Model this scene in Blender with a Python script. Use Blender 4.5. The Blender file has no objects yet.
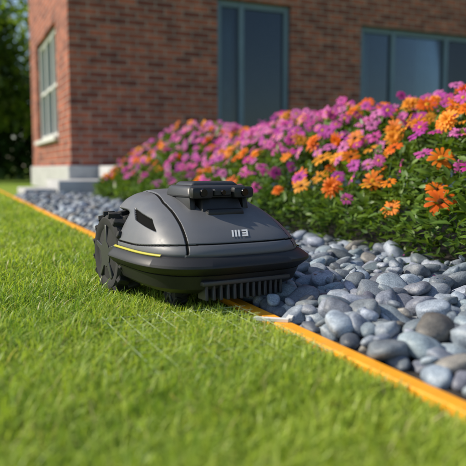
import bpy, bmesh, math, random
import numpy as np
from mathutils import Vector, Matrix, noise
from mathutils.bvhtree import BVHTree
rng=np.random.default_rng(7); random.seed(7)
SC=bpy.context.scene
COL=SC.collection

# ------------------------------------------------------------------ frames
P0=np.array([0.604,0.0]); D=np.array([-0.4004,0.9163]); NR=np.array([0.9163,0.4004])
def world_os(o,s):
    o=np.asarray(o);s=np.asarray(s)
    return np.stack([P0[0]+NR[0]*o+D[0]*s, P0[1]+NR[1]*o+D[1]*s],-1)
def os_of(x,y):
    return (x-P0[0])*NR[0]+(y-P0[1])*NR[1], (x-P0[0])*D[0]+(y-P0[1])*D[1]

# ------------------------------------------------------------------ materials
def newmat(name):
    m=bpy.data.materials.new(name); m.use_nodes=True
    nt=m.node_tree; b=nt.nodes['Principled BSDF']
    return m,nt,b
def N(nt,t,**kw):
    n=nt.nodes.new(t)
    for k,v in kw.items(): setattr(n,k,v)
    return n
def L(nt,a,b): nt.links.new(a,b)
def ramp(nt,stops):
    r=N(nt,'ShaderNodeValToRGB'); e=r.color_ramp.elements
    while len(e)<len(stops): e.new(0.5)
    for i,(p,c) in enumerate(stops):
        e[i].position=p; e[i].color=(*c,1)
    return r
def noise_n(nt,scale,detail=4,coord='Object',rough=.55):
    tc=N(nt,'ShaderNodeTexCoord'); n=N(nt,'ShaderNodeTexNoise'); n.inputs['Scale'].default_value=scale
    n.inputs['Detail'].default_value=detail; n.inputs['Roughness'].default_value=rough
    L(nt,tc.outputs[coord],n.inputs['Vector']); return n
def bump(nt,b,src,strength,dist=0.002):
    bp=N(nt,'ShaderNodeBump'); bp.inputs['Strength'].default_value=strength; bp.inputs['Distance'].default_value=dist
    L(nt,src,bp.inputs['Height']); L(nt,bp.outputs['Normal'],b.inputs['Normal'])
def simple(name,col,rough=.5,metal=0,spec=.5,nscale=None,namt=.15,bmp=0,coat=0):
    m,nt,b=newmat(name)
    b.inputs['Base Color'].default_value=(*col,1); b.inputs['Roughness'].default_value=rough
    b.inputs['Metallic'].default_value=metal; b.inputs['Specular IOR Level'].default_value=spec
    b.inputs['Coat Weight'].default_value=coat
    if nscale:
        n=noise_n(nt,nscale,6)
        lo=tuple(c*(1-namt) for c in col); hi=tuple(min(1,c*(1+namt)) for c in col)
        r=ramp(nt,[(.3,lo),(.7,hi)]); L(nt,n.outputs['Fac'],r.inputs['Fac']); L(nt,r.outputs['Color'],b.inputs['Base Color'])
        mr=N(nt,'ShaderNodeMapRange'); mr.inputs['To Min'].default_value=max(0,rough-.08); mr.inputs['To Max'].default_value=min(1,rough+.1)
        L(nt,n.outputs['Fac'],mr.inputs['Value']); L(nt,mr.outputs['Result'],b.inputs['Roughness'])
        if bmp: bump(nt,b,n.outputs['Fac'],bmp)
    return m
def leafmat(name,trans=.35,rough=.5,tint=(1,1,1),spec=.4):
    m,nt,b=newmat(name)
    at=N(nt,'ShaderNodeAttribute'); at.attribute_name='Col'
    L(nt,at.outputs['Color'],b.inputs['Base Color']); b.inputs['Roughness'].default_value=rough
    b.inputs['Specular IOR Level'].default_value=spec
    tr=N(nt,'ShaderNodeBsdfTranslucent')
    mm=N(nt,'ShaderNodeMix',data_type='RGBA',blend_type='MULTIPLY'); mm.inputs[0].default_value=1
    L(nt,at.outputs['Color'],mm.inputs[6]); mm.inputs[7].default_value=(*tint,1)
    L(nt,mm.outputs[2],tr.inputs['Color'])
    mx=N(nt,'ShaderNodeMixShader'); mx.inputs[0].default_value=trans
    out=nt.nodes['Material Output']
    L(nt,b.outputs[0],mx.inputs[1]); L(nt,tr.outputs[0],mx.inputs[2]); L(nt,mx.outputs[0],out.inputs['Surface'])
    return m

# ------------------------------------------------------------------ mesh helpers
def build(name,V,loops,totals,mats,col=None,smooth=True,parent=None,mi=None):
    me=bpy.data.meshes.new(name)
    V=np.ascontiguousarray(V,dtype=np.float32); loops=np.asarray(loops,dtype=np.int32); totals=np.asarray(totals,dtype=np.int32)
    me.vertices.add(len(V)); me.vertices.foreach_set('co',V.ravel())
    me.loops.add(len(loops)); me.loops.foreach_set('vertex_index',loops)
    me.polygons.add(len(totals))
    st=np.concatenate([[0],np.cumsum(totals)[:-1]]).astype(np.int32)
    me.polygons.foreach_set('loop_start',st)
    if mi is not None: me.polygons.foreach_set('material_index',np.asarray(mi,dtype=np.int32))
    me.polygons.foreach_set('use_smooth',np.full(len(totals),smooth,dtype=bool))
    me.update(calc_edges=True); me.validate()
    if col is not None:
        a=me.color_attributes.new('Col','FLOAT_COLOR','POINT')
        c=np.ones((len(V),4),dtype=np.float32); c[:,:3]=col; a.data.foreach_set('color',c.ravel())
    for m in (mats if isinstance(mats,(list,tuple)) else [mats]): me.materials.append(m)
    ob=bpy.data.objects.new(name,me); COL.objects.link(ob)
    if parent: ob.parent=parent
    return ob
def tmpl(v,faces,c=None):
    v=np.array(v,dtype=float); lo=np.concatenate([np.array(f) for f in faces]); to=np.array([len(f) for f in faces])
    c=np.ones((len(v),3)) if c is None else np.array(c,dtype=float)
    return dict(v=v,l=lo,t=to,c=c)
def inst(T,pos,R,scale,col):
    n=len(pos); 
    sc=np.asarray(scale); sc=sc[:,None]*np.ones(3) if sc.ndim==1 else sc
    v=T['v'][None]*sc[:,None,:]
    v=np.einsum('nij,nvj->nvi',R,v)+pos[:,None,:]
    nv=len(T['v'])
    l=(T['l'][None]+ (np.arange(n)*nv)[:,None])
    c=T['c'][None]*col[:,None,:]
    return [v.reshape(-1,3),l.ravel(),np.tile(T['t'],n),c.reshape(-1,3)]
def joinch(chs):
    V=[];Ls=[];T=[];C=[];off=0
    for v,l,t,c in chs:
        V.append(v);Ls.append(l+off);T.append(t);C.append(c);off+=len(v)
    return np.concatenate(V),np.concatenate(Ls),np.concatenate(T),np.concatenate(C)
def norm(a): return a/np.maximum(np.linalg.norm(a,axis=-1,keepdims=True),1e-9)
def basis(z,spin=None):
    z=norm(z); n=len(z)
    up=np.tile([0.,0,1],(n,1)); up[np.abs(z[:,2])>.95]=[1,0,0]
    x=norm(np.cross(up,z)); y=np.cross(z,x)
    if spin is None: spin=rng.uniform(0,2*math.pi,n)
    c=np.cos(spin)[:,None];s=np.sin(spin)[:,None]
    x2=x*c+y*s; y2=-x*s+y*c
    return np.stack([x2,y2,z],-1)
def basis_x(x,up=None):
    x=norm(x); n=len(x)
    u=np.tile([0.,0,1],(n,1)) if up is None else up
    y=norm(np.cross(u,x)); z=np.cross(x,y)
    return np.stack([x,y,z],-1)
def smooth01(a,b,x):
    t=np.clip((x-a)/(b-a),0,1); return t*t*(3-2*t)
_perm=rng.random((64,64))
def vn(x,y,f=1.0):
    x=np.asarray(x)*f+100.3;y=np.asarray(y)*f+100.7
    xi=np.floor(x).astype(int);yi=np.floor(y).astype(int);fx=x-xi;fy=y-yi
    fx=fx*fx*(3-2*fx);fy=fy*fy*(3-2*fy)
    g=lambda i,j:_perm[i%64,j%64]
    return (g(xi,yi)*(1-fx)+g(xi+1,yi)*fx)*(1-fy)+(g(xi,yi+1)*(1-fx)+g(xi+1,yi+1)*fx)*fy

def bm_obj(name,bm,mats,parent=None,smooth=True,angle=35,loc=None,rot=None):
    me=bpy.data.meshes.new(name); bmesh.ops.recalc_face_normals(bm,faces=bm.faces); bm.to_mesh(me); bm.free()
    for m in (mats if isinstance(mats,(list,tuple)) else [mats]): me.materials.append(m)
    if smooth:
        me.polygons.foreach_set('use_smooth',np.ones(len(me.polygons),dtype=bool)); me.set_sharp_from_angle(angle=math.radians(angle))
    ob=bpy.data.objects.new(name,me); COL.objects.link(ob)
    if parent: ob.parent=parent
    if loc: ob.location=loc
    if rot: ob.rotation_euler=rot
    return ob
def add_box(bm,x0,x1,y0,y1,z0,z1,bev=0,seg=2,taper=None):
    r=bmesh.ops.create_cube(bm,size=1); vs=r['verts']
    for v in vs:
        top=v.co.z>0
        x=(x0+x1)/2+(x1-x0)*v.co.x; y=(y0+y1)/2+(y1-y0)*v.co.y
        if taper and top:
            x=(x0+x1)/2+taper[2]*1+(x1-x0)*v.co.x*taper[0] if len(taper)>2 else (x0+x1)/2+(x1-x0)*v.co.x*taper[0]
            y=(y0+y1)/2+(y1-y0)*v.co.y*taper[1]
        v.co=(x,y,z1 if top else z0)
    if bev:
        es=list({e for v in vs for e in v.link_edges})
        bmesh.ops.bevel(bm,geom=es,offset=bev,segments=seg,affect='EDGES',profile=.5)
def box(name,dims,mat,parent=None,bev=0,seg=2,taper=None):
    bm=bmesh.new(); add_box(bm,*dims,bev,seg,taper); return bm_obj(name,bm,mat,parent)
def empty(name,loc=(0,0,0),rz=0):
    e=bpy.data.objects.new(name,None); COL.objects.link(e); e.location=loc; e.rotation_euler=(0,0,rz); e.empty_display_size=.2; return e

# ------------------------------------------------------------------ camera
cam=bpy.data.cameras.new('camera'); co=bpy.data.objects.new('camera',cam); COL.objects.link(co)
co.location=(0,0,.30); co.rotation_euler=(math.radians(90-5.8),0,0)
cam.sensor_width=36; cam.lens=49.44; cam.clip_start=.01; cam.clip_end=2000
cam.dof.use_dof=True; cam.dof.focus_distance=1.48; cam.dof.aperture_fstop=3.4
SC.camera=co

# ------------------------------------------------------------------ light
SUN=Vector((-.74,.06,.60)).normalized()
w=bpy.data.worlds.new('World'); SC.world=w; w.use_nodes=True
nt=w.node_tree; bg=nt.nodes['Background']; sky=nt.nodes.new('ShaderNodeTexSky'); sky.sky_type='NISHITA'; sky.sun_disc=False
el=math.asin(SUN.z); sky.sun_elevation=el; sky.sun_rotation=math.atan2(SUN.x,SUN.y)
nt.links.new(sky.outputs[0],bg.inputs[0]); bg.inputs[1].default_value=.15
sl=bpy.data.lights.new('sun','SUN'); sl.energy=5.0; sl.angle=math.radians(.6); sl.color=(1,.91,.76)
so=bpy.data.objects.new('sun',sl); COL.objects.link(so); so.rotation_euler=SUN.to_track_quat('Z','Y').to_euler(); so.location=(-5,0,6)
SC.view_settings.view_transform='Standard'; SC.view_settings.look='None'; SC.view_settings.exposure=0

# ------------------------------------------------------------------ ground
m,nt,b=newmat('ground_soil_grass')
n=noise_n(nt,.8,8); n2=noise_n(nt,60,4)
r=ramp(nt,[(.3,(.18,.29,.035)),(.7,(.29,.41,.055))]); L(nt,n.outputs['Fac'],r.inputs['Fac'])
r2=ramp(nt,[(.3,(.5,.5,.5)),(.75,(1.2,1.2,1.2))]); L(nt,n2.outputs['Fac'],r2.inputs['Fac'])
mx=N(nt,'ShaderNodeMix',data_type='RGBA',blend_type='MULTIPLY'); mx.inputs[0].default_value=1
L(nt,r.outputs['Color'],mx.inputs[6]); L(nt,r2.outputs['Color'],mx.inputs[7]); L(nt,mx.outputs[2],b.inputs['Base Color'])
b.inputs['Roughness'].default_value=.95; b.inputs['Specular IOR Level'].default_value=.1
G=600
build('ground',[(-G,-G,0),(G,-G,0),(G,G,0),(-G,G,0)],[0,1,2,3],[4],m,smooth=False)
soil=simple('bed_soil',(.035,.028,.022),.95,nscale=40,namt=.6,bmp=.6)
c=world_os([.0,2.6,2.6,.0],[-1.2,-1.2,7.2,7.2])
build('bed_soil',[(p[0],p[1],.004) for p in c],[0,1,2,3],[4],soil,smooth=False)

# ------------------------------------------------------------------ lawn grass
def grass():
    n=300000
    r=np.exp(rng.uniform(math.log(.42),math.log(12),n)); th=rng.uniform(-math.radians(44),math.radians(36),n)
    x=r*np.sin(th);y=r*np.cos(th)
    keep=(rng.random(n)<np.minimum(1,(r/.85)**2))
    o,s=os_of(x,y); keep&=(o<-.016-rng.random(n)*.005)
    keep&=~((x>-3.2)&(y>6.2)&(x>-.3*y-.2))
    x=x[keep];y=y[keep];r=r[keep];o=o[keep];n=len(x)
    cl=vn(x,y,9)*.6+vn(x,y,31)*.4
    h=(.010+.026*cl+rng.random(n)**3*.026)*(1+.15*np.maximum(0,r-3)*.3)
    edge=smooth01(-.09,-.02,o); h*=1-.40*edge
    mx_,my_=x+.095,y-1.517; lx=mx_*.5-my_*.866; ly=mx_*.866+my_*.5
    under=(np.abs(lx)<.25)&(np.abs(ly)<.19); h[under]*=.6
    wd=(.0012+.0020*rng.random(n)**1.5)*np.maximum(1,r/1.35)
    bend=rng.uniform(.1,1.25,n); ph=rng.uniform(0,2*math.pi,n)+(vn(x,y,5)-.5)*2
    lx,ly=np.cos(ph),np.sin(ph); ps=ph+math.pi/2+rng.normal(0,.5,n); sx,sy=np.cos(ps),np.sin(ps)
    V=np.zeros((n,7,3))
    for k,t in enumerate([0,.4,.75]):
        cx=x+lx*h*bend*t*t; cy=y+ly*h*bend*t*t; cz=h*t*(1-.35*bend*t)
        ww=wd*(1-.35*t*t)
        V[:,2*k,0]=cx-sx*ww/2;V[:,2*k,1]=cy-sy*ww/2;V[:,2*k,2]=cz
        V[:,2*k+1,0]=cx+sx*ww/2;V[:,2*k+1,1]=cy+sy*ww/2;V[:,2*k+1,2]=cz
    V[:,6,0]=x+lx*h*bend;V[:,6,1]=y+ly*h*bend;V[:,6,2]=h*(1-.35*bend)
    F=np.array([0,1,3,2,2,3,5,4,4,5,6]); T=np.array([4,4,3])
    l=(F[None]+(np.arange(n)*7)[:,None]).ravel()
    mixv=np.clip(.20+.5*vn(x,y,3.1)+.25*vn(x,y,14)+.8*(rng.random(n)-.5),0,1)[:,None]
    ca=np.array([.16,.31,.035]);cb=np.array([.50,.60,.10])
    c=ca*(1-mixv)+cb*mixv
    dry=rng.random(n)<.04; c[dry]=[.55,.48,.22]
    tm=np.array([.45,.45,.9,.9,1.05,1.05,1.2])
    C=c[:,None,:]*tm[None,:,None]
    build('lawn_grass',V.reshape(-1,3),l,np.tile(T,n),leafmat('grass_blade',.45,.42,(1.15,1.15,.5)),C.reshape(-1,3))
grass()

# ------------------------------------------------------------------ edging strip + marker + grid
om=simple('orange_edging',(.92,.38,.012),.5,nscale=25,namt=.10)
def strip():
    bm=bmesh.new(); S=np.linspace(-1.4,14,90); w_=.0145; prof=[(-w_,0),(-w_,.011),(-w_+.002,.013),(w_-.002,.013),(w_,.011),(w_,0)]
    rows=[]
    for s in S:
        row=[]
        for (o,z) in prof:
            p=world_os(o+.004+ .0012*math.sin(s*3.1),s); row.append(bm.verts.new((p[0],p[1],z)))
        rows.append(row)
    for a,b2 in zip(rows[:-1],rows[1:]):
        for i in range(5): bm.faces.new((a[i],a[i+1],b2[i+1],b2[i]))
    bm_obj('edging_strip',bm,om)
strip()
wm=simple('white_marker',(.82,.82,.78),.5)
bm=bmesh.new()
def bar(bm,p,q,wd,z0,z1):
    p=Vector(p);q=Vector(q);d=(q-p).normalized();nn=Vector((-d.y,d.x))*wd/2
    c=[p-nn,q-nn,q+nn,p+nn]; lo=[bm.verts.new((v.x,v.y,z0)) for v in c]; hi=[bm.verts.new((v.x,v.y,z1)) for v in c]
    bm.faces.new(hi);bm.faces.new(lo[::-1])
    for i in range(4): bm.faces.new((lo[i],lo[(i+1)%4],hi[(i+1)%4],hi[i]))
bar(bm,(.040,1.193),(.104,1.176),.012,.0135,.019)
bar(bm,(.1050,1.182),(.121,1.246),.011,.0135,.019)
bm_obj('corner_marker',bm,wm)
bm=bmesh.new(); gz=.0215
for i in range(9):
    o_=-.035-.034*i; a_=world_os(o_,1.05);b_=world_os(o_,1.42); bar(bm,a_,b_,.0007,gz,gz+.0005)
for i in range(11):
    s_=1.06+.034*i; a_=world_os(-.02,s_);b_=world_os(-.32,s_); bar(bm,a_,b_,.0007,gz+.0006,gz+.0011)
bm_obj('guide_grid',bm,simple('pale_cord',(.55,.66,.38),.8))

# ------------------------------------------------------------------ pebbles
def ico(sub,seed):
    bm=bmesh.new(); bmesh.ops.create_icosphere(bm,subdivisions=sub,radius=1)
    off=Vector((seed*3.7,seed*1.3,seed*7.1)); vs=[]
    for v in bm.verts:
        p=v.co.normalized(); q=Vector([math.copysign(abs(c)**.85,c) for c in p])
        d=1+.26*noise.noise(p*.9+off)+.11*noise.noise(p*2.1+off*2)
        vs.append(tuple(q*d))
    fs=[[v.index for v in f.verts] for f in bm.faces]; bm.free()
    return tmpl(vs,fs)
HM={}
def pebbles():
    g=.008; o0,o1,s0,s1=.020,.80,-.35,7.2
    no=int((o1-o0)/g);ns=int((s1-s0)/g); hm=np.full((no,ns),-.006)
    T3=[ico(3,i+1) for i in range(9)];T2=[ico(2,i+1) for i in range(9)]
    acc=[]
    NB=3000
    for k in range(4400):
        a=random.uniform(.021,.045) if k<NB else random.uniform(.010,.022)
        b_=a*random.uniform(.58,.82); c_=a*random.uniform(.38,.56)
        best=None
        for t in range(7 if k<NB else 3):
            o=random.uniform(o0+a*.8,o1-a);s=s0+(s1-s0)*(random.random()**1.25); s=min(s,s1-a-.01); s=max(s,s0+a)
            i=int((o-o0)/g);j=int((s-s0)/g); q=hm[max(0,i-2):i+3,max(0,j-2):j+3].mean()
            if best is None or q<best[0]: best=(q,o,s)
        _,o,s=best
        psi=random.uniform(0,math.pi) 
        ri=int(a/g)+1; i=int((o-o0)/g);j=int((s-s0)/g)
        i0,i1=max(0,i-ri),min(no,i+ri+1);j0,j1=max(0,j-ri),min(ns,j+ri+1)
        II,JJ=np.meshgrid(np.arange(i0,i1),np.arange(j0,j1),indexing='ij')
        du=(II*g+o0-o);dv=(JJ*g+s0-s); cu=du*math.cos(psi)+dv*math.sin(psi);cv=-du*math.sin(psi)+dv*math.cos(psi)
        rr=(cu/a)**2+(cv/b_)**2; ins=rr<.8
        if ins.sum()<3: continue
        sub=hm[i0:i1,j0:j1]; hh=sub[ins]
        A=np.stack([cu[ins],cv[ins],np.ones(ins.sum())],1); sol=np.linalg.lstsq(A,hh,rcond=None)[0]
        gx,gy=np.clip(sol[:2],-.45,.45)
        zc=np.percentile(hh-(gx*cu[ins]+gy*cv[ins]),62)+c_*.72
        zc=max(zc,c_*.45)
        p=world_os(o,s)
        cap=.060
        mx_,my_=p[0]+.095,p[1]-1.517; lx=mx_*.5-my_*.866; ly=mx_*.866+my_*.5
        if abs(lx)<.31 and abs(ly)<.24: cap=.034
        if o<.08: cap=min(cap,.042)
        if zc+c_>cap+.012*random.random(): continue
        top=zc+gx*cu+gy*cv+c_*np.sqrt(np.clip(1-rr,0,1)); sub[:]=np.where(rr<1,np.maximum(sub,top),sub)
        acc.append((p[0],p[1],zc,a,b_,c_,psi,gx,gy))
    HM['h']=hm;HM['g']=(g,o0,s0)
    A=np.array(acc); print('pebbles',len(A))
    ang=A[:,6]; n=len(A)
    ax=np.cos(ang)[:,None]*np.array([NR[0],NR[1]])+np.sin(ang)[:,None]*np.array([D[0],D[1]])
    X=norm(np.column_stack([ax,A[:,7]+rng.normal(0,.1,n)]))
    ay=-np.sin(ang)[:,None]*np.array([NR[0],NR[1]])+np.cos(ang)[:,None]*np.array([D[0],D[1]])
    Y=norm(np.column_stack([ay,A[:,8]+rng.normal(0,.1,n)])); Z=norm(np.cross(X,Y)); Y=np.cross(Z,X)
    R=np.stack([X,Y,Z],-1)
    val=rng.uniform(.15,.40,n)**1.0; tint=np.tile([.84,.97,1.14],(n,1))+rng.normal(0,.025,(n,3))
    warm=rng.random(n)<.06; tint[warm]=[1.05,1.0,.92]
    dk=rng.random(n)<.22; val[dk]*=.55
    col=val[:,None]*tint
    dist=np.hypot(A[:,0],A[:,1]); ch=[]; ti=rng.integers(0,9,n)
    for near in (True,False):
        for t in range(9):
            k=(ti==t)&((dist<2.1)==near)
            if k.any(): ch.append(inst((T3 if near else T2)[t],A[k,:3],R[k],A[k,3:6],col[k]))
    V,l,T,C=joinch(ch)
    m,nt,b=newmat('river_stone')
    at=N(nt,'ShaderNodeAttribute'); at.attribute_name='Col'
    n1=noise_n(nt,38,8,rough=.65); n2=noise_n(nt,400,3)
    r1=ramp(nt,[(.28,(.6,.62,.66)),(.5,(1,1,1)),(.72,(1.5,1.47,1.42))]); L(nt,n1.outputs['Fac'],r1.inputs['Fac'])
    r2=ramp(nt,[(.35,(.72,.72,.72)),(.65,(1.22,1.22,1.22))]); L(nt,n2.outputs['Fac'],r2.inputs['Fac'])
    a1=N(nt,'ShaderNodeMix',data_type='RGBA',blend_type='MULTIPLY');a1.inputs[0].default_value=1
    a2=N(nt,'ShaderNodeMix',data_type='RGBA',blend_type='MULTIPLY');a2.inputs[0].default_value=1
    L(nt,at.outputs['Color'],a1.inputs[6]);L(nt,r1.outputs['Color'],a1.inputs[7]);L(nt,a1.outputs[2],a2.inputs[6]);L(nt,r2.outputs['Color'],a2.inputs[7])
    L(nt,a2.outputs[2],b.inputs['Base Color']); b.inputs['Roughness'].default_value=.5
    bump(nt,b,n1.outputs['Fac'],.5,.004)
    build('pebbles',V,l,T,m,C)
pebbles()

# ------------------------------------------------------------------ flower bed
BO0,BO1,BS0,BS1=.60,2.4,.10,6.5
def sh(s): return .05*smooth01(2.0,.9,s)
def hb(o,s):
    o=o+sh(s)
    base=.50*smooth01(.58,1.34,o)**.56
    back=1-.6*smooth01(2.2,2.7,o); endf=smooth01(6.55,6.20,s)
    nz=(vn(o,s,2.6)-.5)*.15+(vn(o,s,7)-.5)*.10
    return np.maximum(.02,(base+nz*smooth01(.66,1.0,o))*back*(.40+.60*endf**.6)*(1+.05*smooth01(2.2,1.0,s)+.06*smooth01(3.5,5.5,s)))
bed=empty('flower_bed')
leafT=[]
for dr in (.05,.16,.3):
    v=[(0,0,0),(.3,.15,.03),(.3,-.15,.03),(.32,0,-.01),(.7,.13,.03-dr*.5),(.7,-.13,.03-dr*.5),(.7,0,-dr*.5),(1,0,-dr)]
    leafT.append(tmpl(v,[(0,3,1),(0,2,3),(1,3,6,4),(3,2,5,6),(4,6,7),(6,5,7)],[(.7,)*3]+[(1,)*3]*2+[(.85,)*3]+[(1.05,)*3]*2+[(.9,)*3,(1.1,)*3]))
bedleaf=leafmat('bed_leaf',.34,.42,(1.15,1.1,.45))
def foliage():
    n=100000
    o=BO0-.12+(BO1-BO0)*rng.random(n)**1.5; s=BS0+(BS1-BS0)*rng.random(n)**1.35
    H=hb(o,s)
    edge=.58-sh(s)+.14*vn(s,s*0+3,2.3)+.05*vn(s,s*0+9,8)
    k=o>edge; o=o[k];s=s[k];H=H[k];n=len(o)
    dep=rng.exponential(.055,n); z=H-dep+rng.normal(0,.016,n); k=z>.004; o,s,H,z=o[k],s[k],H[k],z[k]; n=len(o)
    p=world_os(o,s); dist=np.hypot(p[:,0],p[:,1])
    az=rng.uniform(0,2*math.pi,n); out=np.stack([np.cos(az),np.sin(az),rng.uniform(-.25,1.3,n)],1)
    out[:,:2]-=NR*.45
    R=basis_x(out,norm(np.tile([0.,0,1],(n,1))+rng.normal(0,.5,(n,3))))
    size=rng.uniform(.022,.062,n)*np.maximum(1,dist/3.2)**.6
    mixv=np.clip(rng.random(n)*.7+.5*vn(o,s,4)-.15,0,1)[:,None]
    col=np.array([.05,.12,.022])*(1-mixv)+np.array([.21,.34,.05])*mixv
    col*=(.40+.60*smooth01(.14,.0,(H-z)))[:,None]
    ch=[];ti=rng.integers(0,3,n); sc=np.stack([size,size*rng.uniform(.7,1.3,n),size],1)
    for t in range(3):
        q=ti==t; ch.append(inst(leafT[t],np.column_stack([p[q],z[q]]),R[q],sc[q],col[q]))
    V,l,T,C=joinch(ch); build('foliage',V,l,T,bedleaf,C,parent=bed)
foliage()
def flower_t(npet,seed,kind):
    rr=random.Random(seed); v=[];f=[];c=[]
    layers=[(1.0,0.0,npet,0.0)]
    if kind=='double': layers=[(1,0,npet,-.02),(.8,.12,npet,.08),(.55,.25,npet-3,.16)]
    for (rad,tilt,npp,z0) in layers:
        ph=rr.random()*6
        for i in range(npp):
            a=ph+2*math.pi*i/npp+rr.gauss(0,.06); R=rad*rr.uniform(.88,1.06); wd=2*math.pi/npp*.56*rr.uniform(.9,1.15)
            tz=tilt+rr.gauss(.02,.08); ca,sa=math.cos(a),math.sin(a)
            pts=[(.10,.30*wd*.5,.02),(.45,.42*wd,.10+tz*.4),(.8,.48*wd,.08+tz*.8),(.95,.30*wd,.03+tz)]
            b0=len(v)
            for (r_,hw,z) in pts:
                for sg in (-1,1):
                    x,y=r_*R,sg*hw*R; v.append((x*ca-y*sa,x*sa+y*ca,z0+z))
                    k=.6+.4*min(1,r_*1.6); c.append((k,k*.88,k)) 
            v.append((R*ca,R*sa,z0+tz-.01)); c.append((1.05,1.05,1.05))
            for k in range(3):
                q=b0+2*k; f.append((q,q+2,q+3,q+1))
            f.append((b0+6,b0+8,b0+7))
    return tmpl(v,f,c)
def centre_t(seed):
    rr=random.Random(seed); v=[(0,0,.15)];f=[];c=[(1,1,1)]
    nn=12
    for j,(r_,z) in enumerate([(.10,.15),(.20,.10),(.25,.0)]):
        for i in range(nn):
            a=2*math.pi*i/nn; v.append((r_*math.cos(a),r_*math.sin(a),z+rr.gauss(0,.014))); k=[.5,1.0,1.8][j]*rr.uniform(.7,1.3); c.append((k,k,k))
    for i in range(nn): f.append((0,1+i,1+(i+1)%nn))
    for j in range(2):
        for i in range(nn): f.append((1+j*nn+i,1+(j+1)*nn+i,1+(j+1)*nn+(i+1)%nn,1+j*nn+(i+1)%nn))
    return tmpl(v,f,c)
petal=leafmat('petal',.38,.55,(1.1,.95,.95),.25)
def blossoms():
    sing=[flower_t(k,s_,'single') for k,s_ in ((12,1),(14,2),(16,3),(13,4))]; dbl=[flower_t(14,9,'double'),flower_t(13,8,'double')]; cen=centre_t(3)
    n=8500
    o=.64+(2.2-.64)*rng.random(n)**1.3; s=BS0+(BS1-.08-BS0)*rng.random(n)**1.05
    oe=o+sh(s)
    k=(oe>.72)&(rng.random(n)<.16+.84*smooth01(.80,1.05,oe))&(rng.random(n)<.40+1.0*vn(o,s,3.5))
    o,s=o[k],s[k]
    P=world_os(o,s); keep=[];cell={}
    for i,(x,y) in enumerate(P):
        key=(int(x/.06),int(y/.06)); ok=True
        for dx in(-1,0,1):
            for dy in(-1,0,1):
                for j in cell.get((key[0]+dx,key[1]+dy),()):
                    if (P[j,0]-x)**2+(P[j,1]-y)**2<(.043 if y>2.6 else .052)**2: ok=False
        if ok: keep.append(i);cell.setdefault(key,[]).append(i)
    o,s=o[keep],s[keep]; n=len(o); P=world_os(o,s); print('flowers',n)
    z=hb(o,s)+rng.uniform(.005,.080,n)
    nv=np.tile([0.,0,.60],(n,1))+rng.normal(0,.34,(n,3)); nv[:,:2]+=-NR*.42; nv[:,1]-=.36; nv[:,0]-=.12
    R=basis(nv)
    f=vn(o,s,1.5)*.30+vn(o+7,s,5)*.40+rng.random(n)*.6
    thr=.66+.17*smooth01(1.6,4.0,s)
    orange=f>thr
    size=np.where(orange,rng.uniform(.030,.050,n),rng.uniform(.024,.038,n))
    pos=np.column_stack([P,z]); ch=[]
    pal_o=np.array([[.95,.30,.014],[.92,.18,.01],[.97,.44,.03],[.92,.25,.012]]); pal_m=np.array([[.68,.06,.38],[.80,.15,.52],[.60,.08,.48],[.84,.26,.60]])
    col=np.where(orange[:,None],pal_o[rng.integers(0,4,n)],pal_m[rng.integers(0,4,n)])*rng.uniform(.88,1.05,(n,1))
    typ=rng.integers(0,4,n); dd=orange&(rng.random(n)<.22)
    for t in range(4):
        q=(typ==t)&~dd
        if q.any(): ch.append(inst(sing[t],pos[q],R[q],size[q],col[q]))
    for t in range(2):
        q=dd&(typ%2==t)
        if q.any(): ch.append(inst(dbl[t],pos[q],R[q],size[q],col[q]))
    ccol=np.where(orange[:,None],np.where(rng.random(n)[:,None]<.7,np.array([.10,.035,.01]),np.array([.65,.30,.02])),np.where(rng.random(n)[:,None]<.5,np.array([.14,.04,.10]),np.array([.70,.38,.04])))
    q=~(dd)
    ch2=[inst(cen,pos[q],R[q],size[q],ccol[q])]
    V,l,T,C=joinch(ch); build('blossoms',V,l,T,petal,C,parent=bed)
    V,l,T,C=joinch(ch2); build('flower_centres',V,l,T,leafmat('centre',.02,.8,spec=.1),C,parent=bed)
    L_=rng.uniform(.12,.2,n)
    st=tmpl([(math.cos(a),math.sin(a),zz) for zz in (0,-1) for a in (0,2.09,4.19)],[(0,1,4,3),(1,2,5,4),(2,0,3,5)])
    lean=norm(np.tile([0.,0,1],(n,1))+rng.normal(0,.12,(n,3))); Rs=basis(lean)
    ch=[inst(st,pos,Rs,np.stack([np.full(n,.0016),np.full(n,.0016),L_],1),np.tile([.08,.16,.03],(n,1)))]
    V,l,T,C=joinch(ch); build('stems',V,l,T,leafmat('stem',.05,.5),C,parent=bed)
    # fallen petals and leaves resting on the pebbles
    m=150; oo=rng.uniform(.10,.66,m)**.9; ss=rng.uniform(.2,4.5,m); g,o0,s0=HM['g']
    hz=HM['h'][np.clip(((oo-o0)/g).astype(int),0,HM['h'].shape[0]-1),np.clip(((ss-s0)/g).astype(int),0,HM['h'].shape[1]-1)]
    pp=world_os(oo,ss); Rr=basis_x(np.column_stack([rng.normal(0,1,(m,2)),rng.normal(0,.15,m)]),norm(np.tile([0.,0,1],(m,1))+rng.normal(0,.2,(m,3))))
    sz=rng.uniform(.012,.022,m); cc=np.array([[.75,.12,.48],[.92,.28,.02],[.14,.22,.04],[.30,.22,.08]])[rng.integers(0,4,m)]
    V,l,T,C=joinch([inst(leafT[0],np.column_stack([pp,hz+.002]),Rr,np.stack([sz,sz*1.3,sz],1),cc)])
    build('fallen_petals',V,l,T,petal,C)
blossoms()

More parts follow.
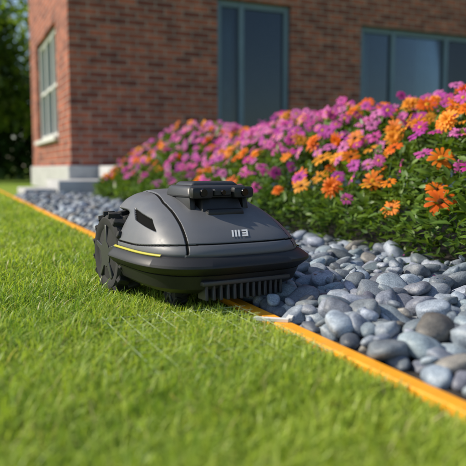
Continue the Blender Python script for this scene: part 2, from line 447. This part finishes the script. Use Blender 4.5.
# ------------------------------------------------------------------ brick house
def brickmat():
    m,nt,b=newmat('red_brick')
    tc=N(nt,'ShaderNodeTexCoord'); sx=N(nt,'ShaderNodeSeparateXYZ'); L(nt,tc.outputs['Object'],sx.inputs[0])
    ad=N(nt,'ShaderNodeMath',operation='ADD'); L(nt,sx.outputs['X'],ad.inputs[0]);L(nt,sx.outputs['Y'],ad.inputs[1])
    cb=N(nt,'ShaderNodeCombineXYZ'); L(nt,ad.outputs[0],cb.inputs[0]); L(nt,sx.outputs['Z'],cb.inputs[1])
    br=N(nt,'ShaderNodeTexBrick'); br.inputs['Scale'].default_value=1; br.inputs['Brick Width'].default_value=.235; br.inputs['Row Height'].default_value=.08
    br.inputs['Mortar Size'].default_value=.008; br.inputs['Mortar Smooth'].default_value=.2; br.inputs['Bias'].default_value=-.1
    br.inputs['Color1'].default_value=(.42,.135,.085,1); br.inputs['Color2'].default_value=(.17,.055,.045,1); br.inputs['Mortar'].default_value=(.36,.30,.26,1)
    L(nt,cb.outputs[0],br.inputs['Vector'])
    n=noise_n(nt,6,6); r=ramp(nt,[(.3,(.65,.65,.68)),(.7,(1.28,1.22,1.15))]); L(nt,n.outputs['Fac'],r.inputs['Fac'])
    mx=N(nt,'ShaderNodeMix',data_type='RGBA',blend_type='MULTIPLY'); mx.inputs[0].default_value=1
    L(nt,br.outputs['Color'],mx.inputs[6]);L(nt,r.outputs['Color'],mx.inputs[7]);L(nt,mx.outputs[2],b.inputs['Base Color'])
    b.inputs['Roughness'].default_value=.9; b.inputs['Specular IOR Level'].default_value=.2
    inv=N(nt,'ShaderNodeMath',operation='SUBTRACT'); inv.inputs[0].default_value=1; L(nt,br.outputs['Fac'],inv.inputs[1]); bump(nt,b,inv.outputs[0],.8,.008)
    return m
BR=brickmat(); conc=simple('pale_concrete',(.46,.46,.46),.85,nscale=9,namt=.15,bmp=.2)
frame=simple('painted_frame',(.13,.19,.25),.45,nscale=5,namt=.1); wframe=simple('white_frame',(.70,.70,.68),.5)
roofm=simple('roof_tile',(.08,.075,.07),.8,nscale=10,namt=.3)
curt=simple('curtain_cloth',(.42,.47,.52),.9,nscale=3,namt=.2); inner=simple('interior_wall',(.10,.10,.11),.9,nscale=2,namt=.3)
glass=bpy.data.materials.new('window_glass'); glass.use_nodes=True; nt=glass.node_tree; nt.nodes.remove(nt.nodes['Principled BSDF'])
tb=N(nt,'ShaderNodeBsdfTransparent'); tb.inputs[0].default_value=(.55,.63,.68,1); gb=N(nt,'ShaderNodeBsdfGlossy'); gb.inputs['Roughness'].default_value=.03; gb.inputs[0].default_value=(.8,.85,.9,1)
fr=N(nt,'ShaderNodeFresnel'); fr.inputs['IOR'].default_value=1.5; gm=N(nt,'ShaderNodeMixShader'); L(nt,fr.outputs[0],gm.inputs[0]); L(nt,tb.outputs[0],gm.inputs[1]); L(nt,gb.outputs[0],gm.inputs[2]); L(nt,gm.outputs[0],nt.nodes['Material Output'].inputs['Surface'])
HS=empty('brick_house',(-1.912,7.6,0),math.radians(23.6))
bm=bmesh.new()
def wallf(x0,x1,z0,z1): add_box(bm,x0,x1,0,.25,z0,z1)
ZT=5.4
wallf(0,1.87,.33,ZT); wallf(1.87,2.94,2.45,ZT); wallf(2.94,4.05,.33,ZT); wallf(4.05,6.7,.33,.42); wallf(4.05,6.7,2.3,ZT); wallf(6.7,9.5,.33,ZT)
def walll(y0,y1,z0,z1): add_box(bm,0,.25,y0,y1,z0,z1)
walll(.25,.95,.33,ZT); walll(.95,3.0,.33,.72); walll(.95,3.0,2.2,ZT); walll(3.0,3.8,.33,ZT)
add_box(bm,9.25,9.5,.25,3.8,.33,ZT); add_box(bm,.25,9.25,3.55,3.8,.33,ZT)
bm_obj('walls',bm,BR,HS,smooth=False)
bm=bmesh.new(); add_box(bm,-.04,9.54,-.05,3.84,0,.328,.01,1); bm_obj('foundation',bm,conc,HS)
bm=bmesh.new(); add_box(bm,.3,9.2,1.9,1.95,.335,3.0); add_box(bm,.3,9.2,.26,1.89,2.9,2.95); bm_obj('interior',bm,inner,HS,smooth=False)
bm=bmesh.new()
z0,z1=.335,2.445
for (a,b_) in ((1.875,1.95),(2.20,2.27),(2.86,2.935)): add_box(bm,a,b_,.06,.15,z0,z1,.006,1)
add_box(bm,1.95,2.20,.07,.14,z0,z0+.12);add_box(bm,2.27,2.86,.07,.14,z0,z0+.18);add_box(bm,1.95,2.2,.07,.14,z1-.08,z1);add_box(bm,2.27,2.86,.07,.14,z1-.08,z1)
for (a,b_) in ((4.055,4.14),(4.62,4.69),(5.6,5.67),(6.62,6.695)): add_box(bm,a,b_,.06,.15,.425,2.295,.006,1)
for a,b_ in ((4.14,4.62),(4.69,5.6),(5.67,6.62)):
    add_box(bm,a,b_,.07,.14,.425,.50);add_box(bm,a,b_,.07,.14,2.22,2.295)
add_box(bm,4.0,6.75,-.04,-.002,.36,.418,.005,1)
bm_obj('door_and_window_frames',bm,frame,HS)
bm=bmesh.new(); add_box(bm,1.88,2.93,.10,.11,.34,2.44);add_box(bm,4.06,6.69,.10,.11,.43,2.29);add_box(bm,.10,.11,.96,2.99,.73,2.19)
bm_obj('window_panes',bm,glass,HS,smooth=False)
def curtain(name,x0,x1,z0_,z1_,y=.40,amp=.02,per=.09):
    nx=int((x1-x0)/.01)+2; xs_=np.linspace(x0,x1,nx); vs=[];fs=[]
    for i,x in enumerate(xs_):
        yy=y+amp*math.sin(x*2*math.pi/per)+.008*math.sin(x*31)
        vs+= [(x,yy,z0_),(x,yy,z1_)]
        if i: fs.append((2*i-2,2*i,2*i+1,2*i-1))
    T=tmpl(vs,fs); build(name,T['v'],T['l'],T['t'],curt,parent=HS)
curtain('curtain',1.95,2.25,.4,2.6); curtain('curtain',4.1,4.45,.45,2.5); curtain('curtain',5.35,5.8,.45,2.5); curtain('curtain',6.3,6.65,.45,2.5)
bm=bmesh.new()
for a,b_ in ((.955,1.02),(1.62,1.67),(2.28,2.33),(2.93,2.995)): add_box(bm,.05,.15,a,b_,.725,2.195,.004,1)
for a,b_ in ((1.02,1.62),(1.67,2.28),(2.33,2.93)):
    for zz in ((.725,.79),(1.42,1.46),(2.13,2.195)): add_box(bm,.06,.14,a,b_,*zz)
add_box(bm,-.06,.04,.9,3.05,.66,.718,.004,1)
bm_obj('side_window_frame',bm,wframe,HS)
bm=bmesh.new(); xs=(-.3,10);ys=(-.3,4.1)
b4=[bm.verts.new((x,y,ZT+.002)) for x,y in ((xs[0],ys[0]),(xs[1],ys[0]),(xs[1],ys[1]),(xs[0],ys[1]))]; r0=bm.verts.new((1.6,1.9,ZT+1.5));r1=bm.verts.new((7.9,1.9,ZT+1.5))
bm.faces.new((b4[0],b4[1],r1,r0));bm.faces.new((b4[1],b4[2],r1));bm.faces.new((b4[2],b4[3],r0,r1));bm.faces.new((b4[3],b4[0],r0));bm.faces.new(b4[::-1])
bm_obj('roof',bm,roofm,HS,smooth=False)
bm=bmesh.new(); add_box(bm,0.3,.95,-1.2,-.055,0,.325,.012,2); bm_obj('porch_block',bm,conc,HS)
bm=bmesh.new(); add_box(bm,-.30,.295,-1.0,-.055,0,.17,.012,2);add_box(bm,-.62,-.305,-.9,-.1,0,.085,.01,2); bm_obj('porch_steps',bm,conc,HS)

# ------------------------------------------------------------------ trees + hedge (background)
bark=simple('bark',(.09,.07,.05),.9,nscale=12,namt=.4,bmp=.6); tleaf=leafmat('tree_leaf',.45,.5,(1.2,1.2,.45))
def tree(x,y,h,cr,seed,tone=1.0,nleaf=4500):
    r_=np.random.default_rng(seed); E=empty('tree',(x,y,0))
    bm=bmesh.new(); segs=[]
    def limb(p,q,ra,rb,n=8):
        p=Vector(p);q=Vector(q);d=(q-p).normalized(); u=d.orthogonal().normalized();v=d.cross(u)
        A=[bm.verts.new(p+ (u*math.cos(2*math.pi*i/n)+v*math.sin(2*math.pi*i/n))*ra) for i in range(n)]
        B=[bm.verts.new(q+ (u*math.cos(2*math.pi*i/n)+v*math.sin(2*math.pi*i/n))*rb) for i in range(n)]
        for i in range(n): bm.faces.new((A[i],A[(i+1)%n],B[(i+1)%n],B[i]))
    fork=h*.32; limb((0,0,-.1),(.05,.03,fork),h*.022,h*.016); limb((.05,.03,fork),(0,.1,h*.8),h*.016,h*.005)
    cl=[]
    for i in range(16):
        a=r_.uniform(0,6.28);e=r_.uniform(-.5,1.2); rad=cr*r_.uniform(.45,1.0); q=np.array([math.cos(a)*math.cos(e)*rad,math.sin(a)*math.cos(e)*rad,h*.52+math.sin(e)*rad*1.0])
        cl.append(q); limb((.04,.03,fork+r_.uniform(0,h*.25)),q*np.array([.9,.9,1]),h*.009,h*.002,5)
    bm_obj('trunk_and_limbs',bm,bark,E)
    ci=r_.integers(0,16,nleaf); cen=np.array(cl)[ci]; dd=norm(r_.normal(0,1,(nleaf,3)))*(r_.random((nleaf,1))**.45)*cr*.42
    pos=cen+dd; pos[:,2]=np.maximum(pos[:,2],.2)
    R=basis_x(r_.normal(0,1,(nleaf,3))); sz=r_.uniform(.13,.24,nleaf)
    mv=(r_.random((nleaf,1))*.6+.4*(ci[:,None]%5)/4)
    col=(np.array([.05,.12,.02])*(1-mv)+np.array([.26,.38,.05])*mv)*tone
    V,l,T,C=joinch([inst(leafT[1],pos,R,np.stack([sz,sz*2.0,sz],1),col)])
    build('crown',V,l,T,tleaf,C,parent=E)
for i,(x,y,h,cr) in enumerate([(-6.3,14.5,4.6,1.7),(-9.5,17,6.5,2.5),(-4.6,19,6,2.3),(-13,16,6,2.4),(-8.4,23,8,3.1),(-17,21,8,3.2),(-12.5,26,9,3.5)]): tree(x,y,h,cr,i+11,.8+.15*(i%4))
def hedge():
    n=30000; x=rng.uniform(-22,-3.6,n); y=rng.uniform(0,1,n)*1.2+17.0+(vn(x,x*0,.7)-.5)*1.5; H=1.8+.5*vn(x,y*0,1.1)+.25*vn(x,y,4)
    z=H*rng.random(n)**.9; pos=np.column_stack([x,y,z]); R=basis_x(rng.normal(0,1,(n,3))); sz=rng.uniform(.14,.24,n)
    mv=np.clip(vn(x,z,2)*.8+rng.random(n)*.3,0,1)[:,None]; col=np.array([.03,.08,.018])*(1-mv)+np.array([.11,.21,.035])*mv
    V,l,T,C=joinch([inst(leafT[1],pos,R,np.stack([sz,sz*2.8,sz],1),col)]); build('hedge',V,l,T,tleaf,C)
hedge()

# ------------------------------------------------------------------ robot lawn mower
MW=empty('robot_lawn_mower',(-.089,1.517,0),math.radians(-60))
gray=simple('mower_gray_shell',(.122,.127,.140),.50,metal=.05,nscale=900,namt=.08)
# faint dust / smudge variation on the shell
nt=gray.node_tree; b=nt.nodes['Principled BSDF']; dn=noise_n(nt,14,7,rough=.7); dr_=ramp(nt,[(.4,(.40,.40,.40)),(.7,(.60,.60,.60))]); L(nt,dn.outputs['Fac'],dr_.inputs['Fac']); L(nt,dr_.outputs['Color'],b.inputs['Roughness'])
blk=simple('mower_black_plastic',(.014,.014,.015),.46,nscale=700,namt=.2,bmp=.08)
mblk=simple('mower_matte_black',(.008,.008,.008),.95,spec=.05)
rub=simple('tyre_rubber',(.018,.018,.018),.8,nscale=60,namt=.3)
gls=simple('lens_glass',(.006,.006,.009),.18,spec=.5); yel=simple('yellow_reflector',(.50,.46,.04),.45); dgr=simple('dark_gray_plastic',(.040,.041,.046),.42,nscale=500,namt=.1)
whd=simple('white_decal',(.8,.8,.8),.4)
NT=900
TH=np.linspace(0,2*math.pi,NT,endpoint=False)
def wf(x,z=0):
    nar=1-smooth01(.188,.208,np.asarray(z))
    return 1-.28*nar*(1-smooth01(-.095,-.03,x))
def loft(rings,nsub,smoothn=0):
    rings=np.array(rings,dtype=float); t=np.arange(len(rings)); tt=np.linspace(0,len(rings)-1,(len(rings)-1)*nsub+1)
    K=np.stack([np.interp(tt,t,rings[:,j]) for j in range(rings.shape[1])],1)
    for _ in range(smoothn):
        K2=K.copy(); K2[1:-1]=(K[:-2]+2*K[1:-1]+K[2:])/4; K=K2
    V=[]
    for z,a,b_,cx,n in K:
        c,s=np.cos(TH),np.sin(TH); x=cx+a*np.sign(c)*np.abs(c)**(2/n); y=b_*np.sign(s)*np.abs(s)**(2/n)
        y=y*wf(x,z); V.append(np.stack([x,y,np.full(NT,z)],1))
    return np.array(V),K
def loftmesh(name,V,mats,mi=None,capb=False,capt=False,sharp=None):
    nr=len(V); i=np.arange(nr-1)[:,None]*NT; j=np.arange(NT)[None]; j2=(j+1)%NT
    q=np.stack([i+j,i+j2,i+NT+j2,i+NT+j],-1).reshape(-1,4)
    lo=q.ravel(); to=np.full(len(q),4)
    if capb: lo=np.concatenate([lo,np.arange(NT)[::-1]]);to=np.append(to,NT); mi=None if mi is None else np.append(mi,0)
    if capt: lo=np.concatenate([lo,np.arange(NT)+(nr-1)*NT]);to=np.append(to,NT); mi=None if mi is None else np.append(mi,0)
    ob=build(name,V.reshape(-1,3),lo,to,mats,parent=MW,mi=mi)
    if sharp: ob.data.set_sharp_from_angle(angle=math.radians(sharp))
    return ob
RS=[(.117,.240,.182,0,3.5),(.127,.245,.187,0,3.5),(.137,.242,.185,-.001,3.5),(.158,.228,.176,-.008,3.5),(.182,.207,.163,-.020,3.4),(.206,.178,.147,-.040,3.3),(.226,.144,.127,-.062,3.1),(.240,.108,.100,-.078,2.9),(.247,.068,.064,-.084,2.6),(.250,.02,.018,-.084,2.2),(.2503,.001,.001,-.084,2)]
V,K=loft(RS,24,70)
X,Y,Z=V[...,0],V[...,1],V[...,2]; ay=np.abs(Y)
g1=ay-(.112+.16*(X-.05)*(X<.05)+.25*(.2-Z))
seam=(1-smooth01(.0016,.0030,np.abs(g1)))*(X>-.21)*(Z>.127)
g2=X+.135+.3*(Z-.2); rseam=(1-smooth01(.0015,.0028,np.abs(g2)))*(Z>.127)
vx=X-.050+(Z-.19)*1.9; vmask=(smooth01(.042,.036,np.abs(vx)))*smooth01(.0090,.0070,np.abs(Z-.190+.16*(X-.05)))*(g1>.004)
side=smooth01(.0,.004,g1)*(X>-.2)
lowline=1-smooth01(.0012,.0024,np.abs(Z-.137-.010*smooth01(.05,.24,X)))
dep=.0035*np.maximum(seam,rseam)+.007*vmask+.0020*side+.0022*lowline
nrm=np.stack([X+.03,Y,np.maximum(Z-.08,.02)*1.4],-1); nrm=norm(nrm)
V2=V-nrm*dep[...,None]
bk=(seam>.4)|(rseam>.4)|(vmask>.15)|(lowline>.5)
fm=(bk[:-1]&bk[1:]).reshape(-1).astype(int)
shell=loftmesh('top_shell',V2,[gray,mblk],fm,capt=True)
V,_=loft([(.040,.175,.130,0,4),(.043,.205,.155,0,4),(.056,.230,.175,0,4),(.084,.243,.187,0,3.8),(.088,.236,.180,0,3.8),(.118,.236,.178,0,3.5)],3,0)
loftmesh('lower_body',V,[blk],capb=True,capt=True,sharp=25)
V,_=loft([(.086,.232,.176,0,3.6),(.0862,.246,.189,0,3.6),(.088,.250,.193,0,3.6),(.099,.264,.204,0,3.6),(.103,.267,.207,0,3.6),(.108,.266,.206,0,3.6),(.119,.253,.194,0,3.5),(.1225,.247,.189,0,3.5),(.1222,.236,.178,0,3.5)],1,0)
loftmesh('bumper',V,[blk],sharp=40)
def accent():
    n=3.5; pts=[]
    for sg in (-1,1):
        vs=[];fs=[]
        ths=np.linspace(math.radians(55),math.radians(108),60)
        for k,t in enumerate(ths):
            for (off,z) in ((.002,.1220),(.0030,.1230),(.0026,.1252),(-.002,.1262)):
                a=.247+off;b_=.189+off
                x=a*np.sign(math.cos(t))*abs(math.cos(t))**(2/n); y=b_*abs(math.sin(t))**(2/n)*float(wf(x,z)); vs.append((x,sg*y,z-.0))
            if k:
                for q in range(3): fs.append((4*(k-1)+q,4*(k-1)+q+1,4*k+q+1,4*k+q))
        pts.append((vs,fs))
    vs=pts[0][0]+pts[1][0]; fs=pts[0][1]+[tuple(i+len(pts[0][0]) for i in f) for f in pts[1][1]]
    T=tmpl(vs,fs); build('yellow_accent',T['v'],T['l'],T['t'],yel,parent=MW)
accent()
bm=bmesh.new()
for i in range(13):
    y=-.09+.015*i; x=.236-.35*y*y*4
    add_box(bm,x-.03,x+.006,y-.0036,y+.0036,.032,.066,.0015,1,(.9,.9))
add_box(bm,.19,.243,-.105,.105,.064,.074,.003,2)
bm_obj('front_comb_teeth',bm,dgr,MW)
# wheels
def wheel(name,x,y,r,wd,lug=20):
    E=empty(name); E.parent=MW; E.location=(x,y,r-.004)
    bm=bmesh.new(); prof=[(.30*r,-.5),(.62*r,-.42),(.70*r,-.5),(.84*r,-.5),(.90*r,-.40),(.91*r,0),(.90*r,.40),(.84*r,.5),(.70*r,.5),(.62*r,.42),(.30*r,.5)]
    n=48; rows=[]
    for k in range(n):
        a=2*math.pi*k/n; rows.append([bm.verts.new((pr*math.cos(a),pz*wd,pr*math.sin(a))) for pr,pz in prof])
    for k in range(n):
        A,B=rows[k],rows[(k+1)%n]
        for i in range(len(prof)-1): bm.faces.new((A[i],A[i+1],B[i+1],B[i]))
    def put(b2):
        me=bpy.data.meshes.new('t'); b2.to_mesh(me); bm.from_mesh(me); b2.free(); bpy.data.meshes.remove(me)
    for k in range(lug):
        for sd in (-1,1):
            a=2*math.pi*(k+.25*sd)/lug
            b2=bmesh.new(); add_box(b2,-.0085*r/.1,.0085*r/.1,sd*wd*.27-wd*.25,sd*wd*.27+wd*.25,.86*r,1.0*r,.002*r/.1,1,(.8,.95))
            b2.transform(Matrix.Rotation(a,4,'Y')@Matrix.Rotation(.35*sd,4,'Z')); put(b2)
    bm_obj('tyre',bm,rub,E)
    bm=bmesh.new()
    for sd in (-1,1):
        for k in range(5):
            b2=bmesh.new(); add_box(b2,-.010*r/.1,.010*r/.1,sd*wd*.46-.004,sd*wd*.46+.004,.12*r,.68*r,.0015,1,(.6,1)); b2.transform(Matrix.Rotation(2*math.pi*k/5,4,'Y')); put(b2)
    bmesh.ops.create_cone(bm,cap_ends=True,segments=32,radius1=.30*r,radius2=.30*r,depth=wd*1.06,matrix=Matrix.Rotation(math.pi/2,4,'X'))
    bm_obj('hub',bm,dgr,E)
wheel('rear_wheel_right',-.108,-.156,.101,.060,16); wheel('rear_wheel_left',-.108,.156,.101,.060,16)
for sg,nm in ((-1,'front_caster_right'),(1,'front_caster_left')): wheel(nm,.10,sg*.10,.035,.03,12)
# sensor head
bm=bmesh.new(); add_box(bm,-.020,.150,-.058,.058,.176,.238,.008,2,(.80,.80,-.010)); bm_obj('sensor_pedestal',bm,blk,MW)
bm=bmesh.new(); add_box(bm,.000,.130,-.080,.080,.236,.262,.009,3,(.86,.90,-.006)); bm_obj('sensor_head',bm,dgr,MW)
bm=bmesh.new(); add_box(bm,.010,.100,-.060,.060,.2615,.270,.004,2,(.85,.85)); add_box(bm,-.050,.005,-.036,.036,.240,.266,.006,2,(.8,.85)); bm_obj('sensor_cap',bm,dgr,MW)
bm=bmesh.new()
for sg in (-1,1):
    add_box(bm,.118,.140,sg*.051-.026,sg*.051+.026,.234,.259,.007,2)
    add_box(bm,.035,.124,sg*.066-.008,sg*.066+.008,.198,.238,.005,2,(.8,.9))
add_box(bm,.120,.135,-.022,.022,.239,.254,.003,1)
add_box(bm,.125,.152,-.046,.046,.197,.212,.005,2,(.8,.95))
bm_obj('camera_visors',bm,blk,MW)
bm=bmesh.new()
for yy,rr_ in ((-.051,.0095),(.051,.0095),(0,.006)):
    bmesh.ops.create_cone(bm,cap_ends=True,segments=32,radius1=rr_,radius2=rr_*.85,depth=.005,matrix=Matrix.Translation((.1415 if rr_>.008 else .1365,yy,.247))@Matrix.Rotation(math.pi/2,4,'Y'))
bm_obj('camera_lenses',bm,gls,MW)
sv=V2.reshape(-1,3); nr=len(V2)
polys=[]
for i in range(0,nr-1):
    for j in range(NT):
        if V2[i,j,0]>.12 and abs(V2[i,j,1])<.06: polys.append((i*NT+j,i*NT+(j+1)%NT,(i+1)*NT+(j+1)%NT,(i+1)*NT+j))
bvh=BVHTree.FromPolygons([tuple(v) for v in sv],polys)
def decal(name,polyl,mat):
    bm=bmesh.new()
    for pl in polyl:
        p=[Vector(q) for q in pl]; n=4; grid=[]
        for a in range(n+1):
            row=[]
            for b_ in range(n+1):
                u=a/n;v=b_/n; q=(p[0]*(1-u)+p[1]*u)*(1-v)+(p[3]*(1-u)+p[2]*u)*v
                hit=bvh.ray_cast(Vector((.45,q.x,q.y)),Vector((-1,0,0)))
                loc=hit[0]+Vector((.0012,0,.0008)) if hit[0] else Vector((.2,q.x,q.y)); row.append(bm.verts.new(loc))
            grid.append(row)
        for a in range(n):
            for b_ in range(n): bm.faces.new((grid[a][b_],grid[a+1][b_],grid[a+1][b_+1],grid[a][b_+1]))
    bm_obj(name,bm,mat,MW)
def slant(y0,wd,z0,z1,sk=.007): return [(y0,z0),(y0+wd,z0),(y0+wd+sk,z1),(y0+sk,z1)]
Z0,Z1=.158,.170
k=.007/(Z1-Z0)
def seg(y,wd,a,b_): return slant(y+k*(a-Z0),wd,a,b_,k*(b_-a))
decal('hood_badge',[slant(-.026,.0042,Z0,Z1),slant(-.0185,.0042,Z0,Z1),slant(-.011,.0042,Z0,Z1),
    seg(-.002,.0105,Z1-.0028,Z1),seg(-.001,.0095,(Z0+Z1)/2-.0014,(Z0+Z1)/2+.0014),seg(-.002,.0105,Z0,Z0+.0028),seg(.0085,.0040,Z0,Z1)],whd)
